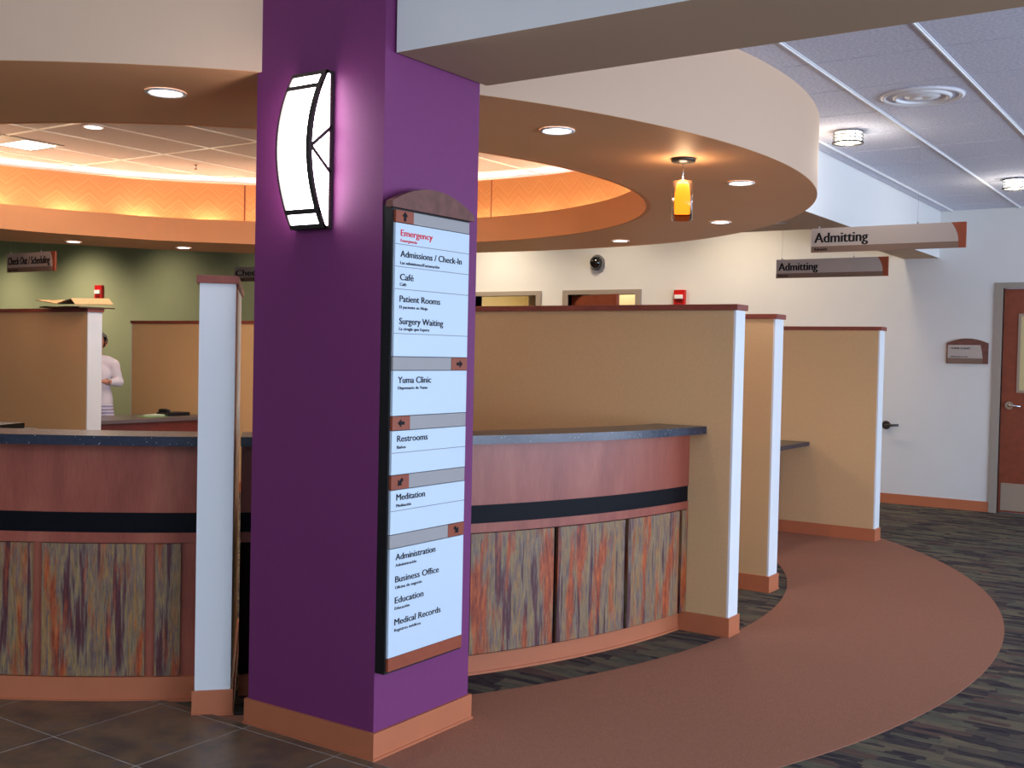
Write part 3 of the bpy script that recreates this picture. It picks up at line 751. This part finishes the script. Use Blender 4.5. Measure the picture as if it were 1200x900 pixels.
# ================================================================== HANGING SIGNS (faces -X, text runs toward -Y)
def hang(label, X, yl, yr, z0, z1, word, sub, wfrac, ztop, swoosh=True, swcol='sign_copper', spx=.065, hfac=.42):
    t = thing('hanging_sign', label, 'sign', (X, (yl+yr)/2, z0))
    w = yl-yr; hgt = z1-z0; UU, VV, NN = (0, -1, 0), (0, 0, 1), (-1, 0, 0)
    org = (0, w/2, 0)
    bm = bmesh.new(); prism(bm, [(0, 0), (w, 0), (w, hgt), (0, hgt)], (org, UU, VV, NN), -.02); link('board', bm, swcol, t)
    o2 = (-.001, w/2, 0); s1 = w-.14*w*.9 if swoosh else w
    top = [(0, hgt*.25), (w*.955, hgt*.25)]
    n = 8
    for i in range(1, n+1):
        a = i/n; top.append((w*.955-.045*w*a*a, hgt*.25+hgt*.75*a))
    top.append((0, hgt))
    bm = bmesh.new(); prism(bm, top, (o2, UU, VV, NN), .002); fp = link('face_panel', bm, 'sign_silver', t)
    bm = bmesh.new(); prism(bm, [(0, 0), (w*.957, 0), (w*.955, hgt*.245), (0, hgt*.245)], (o2, UU, VV, NN), .002); ls_ = link('lower_strip', bm, 'sign_taupe', t)
    text('lettering', word, 'ink', fp, (-.003, w/2-w*.02, hgt*.40), UU, VV, NN, w*wfrac, hgt*hfac, off=.001, bold=.05)
    text('lettering', sub, 'ink', ls_, (-.003, w/2-w*.02, hgt*.07), UU, VV, NN, w*wfrac*.25, hgt*.12, off=.001, bold=.05)
    for k, fy in enumerate((.04, .96) if not swoosh else (-.0, .62)):
        fy = (.05, .7)[k]
        bm = bmesh.new(); tube(bm, [(.01, w/2-w*fy, hgt), (.01, w/2-w*fy, ztop-z0)], .0008, 6)
        bmesh.ops.create_uvsphere(bm, u_segments=10, v_segments=6, radius=.008, matrix=Matrix.Translation((.01, w/2-w*fy, hgt+.008)))
        link('hanger', bm, 'cable', t)
    return t
hang('larger, nearer hanging admitting sign, the upper right of the two', 8.15, 2.82, 1.715, 2.315, 2.495, 'Admitting', 'Admisión', .36, ZC)
hang('smaller admitting sign hanging lower left, over the second partition', 10.55, 4.0, 2.905, 2.312, 2.495, 'Admitting', 'Admisión', .36, 3.58)
hang('hanging check out and scheduling sign at far left before the green wall', 6.4, 10.62, 9.80, 2.225, 2.415, 'Check Out / Scheduling', 'Caja / Horario', .88, ZB, hfac=.40)
hang('hanging check in sign partly hidden behind the purple column', 9.62, 10.85, 9.6, 2.35, 2.53, 'Check In', 'Facturaci\u00f3n', .5, 3.58)

# ================================================================== WALL ITEMS
def wplaque():
    t = thing('room_sign', 'small arched room sign on the white wall left of the wooden door', 'sign', (XW, 2.4525, 1.5))
    UU, VV, NN = (0, -1, 0), (0, 0, 1), (-1, 0, 0); w = .40
    pts = [(-w/2, 0), (w/2, 0), (w/2, .21)] + [(w/2-w*i/10, .21+.048*(1-(1-2*i/10)**2)) for i in range(1, 10)] + [(-w/2, .21)]
    bm = bmesh.new(); prism(bm, pts, ((0, 0, 0), UU, VV, NN), .02); link('board', bm, 'sign_arch', t)
    bm = bmesh.new(); prism(bm, [(-w/2+.012, .055), (w/2-.05, .055), (w/2-.058, .12), (w/2-.075, .19), (-w/2+.012, .19)], ((-.02, 0, 0), UU, VV, NN), .004); fp = link('face_panel', bm, 'sign_silver', t)
    bm = bmesh.new(); prism(bm, [(-w/2+.012, .006), (w/2-.05, .006), (w/2-.05, .052), (-w/2+.012, .052)], ((-.02, 0, 0), UU, VV, NN), .003); link('lower_strip', bm, 'sign_taupe', t)
    text('lettering', 'YUMA CLINIC', 'ink', fp, (-.024, w/2-.04, .148), UU, VV, NN, .19, .018, off=.001, bold=.05)
    text('lettering', 'DISPENSARIO DE YUMA', 'ink', fp, (-.024, w/2-.04, .065), UU, VV, NN, .17, .011, off=.001, bold=.05)
wplaque()
def alarm(label, y, z, w=.12):
    t = thing('fire_alarm', label, 'fire alarm', (XW, y, z))
    bx('housing', 'red_plastic', t, -.05, 0, -w/2, w/2, -w*.62, w*.62, bevel=.006)
    bm = bmesh.new(); box(bm, -.075, -.05, -w*.36, w*.36, -w*.14, w*.2, bevel=.006); link('strobe_lens', bm, 'strobe', t)
    bm = bmesh.new()
    for k in range(3): box(bm, -.053, -.05, -w*.3, w*.3, -w*.48+k*.014, -w*.44+k*.014)
    link('sounder_slot', bm, 'black', t)
alarm('red fire alarm strobe on white wall above the tan partition', 5.68, 2.215, .14)
alarm('red fire alarm strobe on the green wall at left', 16.86, 2.43, .2)
cm = thing('dome_camera', 'black dome security camera on the upper white wall', 'camera', (XW, 6.81, 2.655))
bm = bmesh.new(); cyl(bm, (0, 0, 0), .1, .09, -.04, 0, 32, axis='x'); link('camera_base', bm, 'dome_grey', cm)
bm = bmesh.new(); bmesh.ops.create_uvsphere(bm, u_segments=24, v_segments=16, radius=.082, matrix=Matrix.Translation((-.045, .01, 0))); link('camera_dome', bm, 'dome_black', cm, smooth=True)
wf = thing('wall_lever', 'small metal lever on the white wall right of the farthest partition', 'lever', (XW, 3.24, .83))
bm = bmesh.new(); cyl(bm, (0, 0, 0), .045, .04, -.02, 0, 24, axis='x'); tube(bm, [(-.01, 0, 0), (-.06, 0, 0), (-.07, -.02, 0), (-.07, -.14, .006)], .014); link('lever_handle', bm, 'bronze', wf)

# flattened cardboard on partition at left
cb = thing('flattened_cardboard', 'flattened brown cardboard lying on top of the left tan partition', 'cardboard', (5.62, 8.5, 1.807))
def sheet(name, m, pts, th=.006):
    bm = bmesh.new(); A = [bm.verts.new(q) for q in pts]; B = [bm.verts.new((q[0], q[1], q[2]+th)) for q in pts]
    n = len(pts)//2
    for i in range(n-1):
        a, b, c, d = i, i+1, n+i+1, n+i
        bm.faces.new((A[a], A[b], A[c], A[d])); bm.faces.new((B[d], B[c], B[b], B[a]))
        bm.faces.new((A[a], B[a], B[b], A[b])); bm.faces.new((A[d], A[c], B[c], B[d]))
    bm.faces.new((A[0], A[n], B[n], B[0])); bm.faces.new((A[n-1], B[n-1], B[2*n-1], A[2*n-1]))
    bmesh.ops.recalc_face_normals(bm, faces=bm.faces[:]); return link(name, bm, m, cb)
prof = [(-.62, .0), (-.3, .004), (.0, .0), (.3, .006), (.45, .0)]
prof = [(-.5+(y+.62)*.52, z) for y, z in prof]
sheet('lower_sheet', 'cardboard_dark', [(-.17, y, z) for y, z in prof]+[(.17, y, z) for y, z in prof], .01)
prof = [(-.60, .012), (-.48, .045), (-.3, .034), (-.1, .018), (.2, .03), (.46, .040)]
prof = [(-.5+(y+.62)*.52, z*1.5) for y, z in prof]
sheet('upper_sheet', 'cardboard', [(-.2, y, z) for y, z in prof]+[(.16, y, z+.018) for y, z in prof], .007)

# items on back desk
ph = thing('desk_phone', 'dark low desk phone on the far desk beside the white partition end', 'phone', (7.55, 9.42, .78))
bx('phone_base', 'black', ph, -.15, .14, -.09, .09, 0, .035, bevel=.008)
bm = bmesh.new(); tube(bm, [(-.12, -.07, .05), (-.11, -.03, .055), (-.11, .04, .055), (-.12, .08, .05)], .018); link('handset', bm, 'black', ph)
for i, (x, y, m, lab) in enumerate(((7.25, 9.38, 'paper_green', 'green sheet of paper on the far desk left of the phone'), )):
    o = bx('paper_sheet', m, None, -.13, .13, -.10, .10, 0, .003, loc=(x, y, .78)); tag(o, lab, 'paper')
o = thing('paper_stack', 'small pile of white papers on the green sheet on far desk', 'paper', (7.30, 9.42, .783))
for k in range(4):
    q = bx('sheet', 'paper', o, -.1+.01*k, .08+.01*k, -.07, .06, .004*k, .004*k+.003); q.rotation_euler = (0, 0, R(7*k))
pr_ = thing('printer', 'small black desktop printer behind the left counter at picture edge', 'printer', (2.98, 4.95, .78))
pr_.location = (*polar(3.2, -154.2), .781); pr_.rotation_euler = (0, 0, R(-154.2))
bx('printer_body', 'black', pr_, -.13, .13, -.2, .12, 0, .32, bevel=.01); bx('paper_tray', 'black', pr_, -.1, .1, -.16, .08, .32, .345)

# ================================================================== PERSON
def skinmesh(name, V_, E_, m, parent, sub=2, root=0, vox=.009, sit=2):
    """one continuous surface grown round a skeleton: balls of tapering radius along every edge, fused"""
    mb = bpy.data.metaballs.new(name); mb.resolution = vox; mb.render_resolution = vox; mb.threshold = .6
    o = bpy.data.objects.new(name+'_field', mb); COL.objects.link(o)
    def ball(p_, r):
        e = mb.elements.new(); e.co = p_; e.radius = r/.74; e.stiffness = 2.0
    for a, b in E_:
        A, B = V_[a], V_[b]; pa, pb = Vector(A[:3]), Vector(B[:3])
        ya, yb = A[3], B[3]; xa = A[4] if len(A) > 4 else ya; xb = B[4] if len(B) > 4 else yb
        L = (pb-pa).length; rm = min(xa, xb, ya, yb); n = max(2, int(L/(rm*.62)))
        for i in range(n+1):
            t = i/n; q = pa.lerp(pb, t); ry = ya+(yb-ya)*t; rx = xa+(xb-xa)*t; d = ry-rx
            if d > rx*.25:
                for k in (-1, 0, 1): ball((q.x, q.y+k*d, q.z), rx*.9)
            else: ball(q, (rx+ry)/2)
    dg = bpy.context.evaluated_depsgraph_get(); dg.update()
    nm = bpy.data.meshes.new_from_object(o.evaluated_get(dg)); bpy.data.objects.remove(o); bpy.data.metaballs.remove(mb)
    ob = bpy.data.objects.new(name, nm); COL.objects.link(ob); nm.materials.clear(); nm.materials.append(MATS[m])
    for f in nm.polygons: f.use_smooth = True
    ob.parent = parent; return ob
pe = thing('person', 'grey-haired person in white cardigan and pale striped trousers standing at the far desk', 'person', (6.99, 9.93, 0), R(225))
# local: +x = facing direction, y = left side.  height about 1.62
def hand(V_, E_, wr, d, s):
    """five fingers from the wrist vertex index wr; d=direction, s=side sign"""
    w = Vector(V_[wr][:3]); d = Vector(d).normalized(); side = Vector((0, 0, 1)).cross(d).normalized(); upv = d.cross(side)
    V_.append((*(w+d*.045), .022, .014)); pi = len(V_)-1; E_.append((wr, pi))
    for k, (o_, L) in enumerate(((-.028, .068), (-.01, .078), (.01, .074), (.027, .058))):
        b = w+d*.08+side*o_; V_.append((*b, .0088)); E_.append((pi, len(V_)-1))
        V_.append((*(b+d*L*.5-upv*.006), .0080)); E_.append((len(V_)-2, len(V_)-1))
        V_.append((*(b+d*L*.85-upv*.03), .0070)); E_.append((len(V_)-2, len(V_)-1))
    b = w+d*.03+side*(.03*s); V_.append((*b, .010)); E_.append((pi, len(V_)-1))
    V_.append((*(b+d*.04+side*.022*s), .009)); E_.append((len(V_)-2, len(V_)-1))
V_ = [(0, 0, .93, .10, .07), (0, 0, 1.08, .09, .06), (.0, 0, 1.25, .10, .07), (-.01, 0, 1.345, .06, .055), (.005, 0, 1.42, .045), (.03, 0, 1.47, .048),
      (.035, 0, 1.505, .056, .058), (.03, 0, 1.55, .064, .07), (.02, 0, 1.58, .045)]
E_ = [(0, 1), (1, 2), (2, 3), (3, 4), (4, 5), (5, 6), (6, 7), (7, 8)]
for s in (-1, 1):
    b = len(V_); V_ += [(0, s*.09, .85, .06), (.01, s*.095, .48, .055), (-.01, s*.1, .1, .036), (0.02, s*.1, .05, .036), (.13, s*.11, .03, .03)]
    E_ += [(0, b), (b, b+1), (b+1, b+2), (b+2, b+3), (b+3, b+4)]
    b = len(V_); V_ += [(-.01, s*.16, 1.315, .036), (-.02, s*.212, 1.12, .034), (.17, s*.11, 1.13, .028)]
    E_ += [(3, b), (b, b+1), (b+1, b+2)]
    hand(V_, E_, b+2, (.8, -s*.55, .05), -s)
body = skinmesh('body', V_, E_, 'skin', pe, vox=.006)
# face
bm = bmesh.new()
for s in (-1, 1): bmesh.ops.create_uvsphere(bm, u_segments=10, v_segments=8, radius=.0115, matrix=Matrix.Translation((.105, s*.028, 1.538)))
link('eyes', bm, 'eye', pe, smooth=True)
bm = bmesh.new(); bmesh.ops.create_cone(bm, cap_ends=True, segments=10, radius1=.016, radius2=.005, depth=.04, matrix=Matrix.Translation((.112, 0, 1.512)) @ Matrix.Rotation(R(20), 4, 'Y')); link('nose', bm, 'skin', pe, smooth=True)
bm = bmesh.new(); bmesh.ops.create_uvsphere(bm, u_segments=12, v_segments=8, radius=1, matrix=Matrix.Translation((.098, 0, 1.482)) @ Matrix.Diagonal((.01, .023, .007, 1))); link('mouth', bm, 'lips', pe, smooth=True)
bm = bmesh.new()
for s in (-1, 1): bmesh.ops.create_uvsphere(bm, u_segments=10, v_segments=8, radius=1, matrix=Matrix.Translation((.02, s*.078, 1.52)) @ Matrix.Diagonal((.018, .008, .03, 1)))
link('ears', bm, 'skin', pe, smooth=True)
# hair: short, full cap
bm = bmesh.new(); bmesh.ops.create_icosphere(bm, subdivisions=4, radius=1, matrix=Matrix.Translation((.012, 0, 1.552)) @ Matrix.Diagonal((.108, .096, .092, 1)))
for v in list(bm.verts):
    n = math.sin(v.co.x*130+v.co.z*90)*math.cos(v.co.y*120)*.004; v.co += v.normal*n
bmesh.ops.delete(bm, geom=[v for v in bm.verts if (v.co.x > .055 and v.co.z < 1.582) or v.co.z < 1.475], context='VERTS')
hr = link('hair', bm, 'hair', pe, smooth=True)
# clothing
cvx = [(0, 0, .84, .175, .125), (0, 0, .95, .165, .115), (0, 0, 1.08, .14, .10), (.0, 0, 1.22, .15, .11), (-.012, 0, 1.33, .10, .08)]
ce = [(0, 1), (1, 2), (2, 3), (3, 4)]
for s in (-1, 1):
    b = len(cvx); cvx += [(-.012, s*.09, 1.325, .07), (-.01, s*.155, 1.30, .062), (-.02, s*.205, 1.12, .052), (.10, s*.15, 1.125, .042)]; ce += [(4, b), (b, b+1), (b+1, b+2), (b+2, b+3)]
cg = skinmesh('cardigan', cvx, ce, 'cardigan', pe, root=1)
for v in cg.data.vertices:
    if v.co.z < .90: v.co.z = .90-(.90-v.co.z)*.02
bm = bmesh.new(); prism(bm, [(-.05, 0), (0, -.12), (.05, 0), (.02, .03), (-.02, .03)], ((.078, 0, 1.375), (0, 1, 0), (.25, 0, .97), (1, 0, 0)), .012); link('neckline', bm, 'shirt_red', pe)
tv = [(0, 0, .98, .13, .10), (0, 0, .87, .165, .115)]; te = [(0, 1)]
for s in (-1, 1):
    b = len(tv); tv += [(0, s*.085, .78, .085), (.01, s*.095, .46, .066), (-.005, s*.1, .09, .058)]; te += [(1, b), (b, b+1), (b+1, b+2)]
skinmesh('trousers', tv, te, 'trousers', pe, root=0)
bm = bmesh.new()
for s in (-1, 1): bmesh.ops.create_uvsphere(bm, u_segments=14, v_segments=8, radius=1, matrix=Matrix.Translation((.055, s*.105, .04)) @ Matrix.Diagonal((.13, .047, .04, 1)))
link('shoes', bm, 'black', pe, smooth=True)
bm = bmesh.new(); lathe(bm, [(.031, 0), (.035, .006), (.031, .012), (.028, .006)], n=20, closed=True); o = link('bracelet', bm, 'chrome', pe); o.location = (.155, .12, 1.128); o.rotation_euler = (0, R(90), R(-35))

# shared groups of repeats
GR = {'recessed_downlight': 'recessed downlights in the ring soffit and dome', 'partition_wall': 'tan partition walls around the counters',
      'hanging_sign': 'hanging department signs', 'fire_alarm': 'red fire alarm strobes', 'flush_ceiling_light': 'banded ceiling lights on the tile ceiling',
      'reception_counter': 'curved reception counters'}
for o in bpy.data.objects:
    k = o.name.split('.')[0]
    if o.parent is None and k in GR: o['group'] = GR[k]
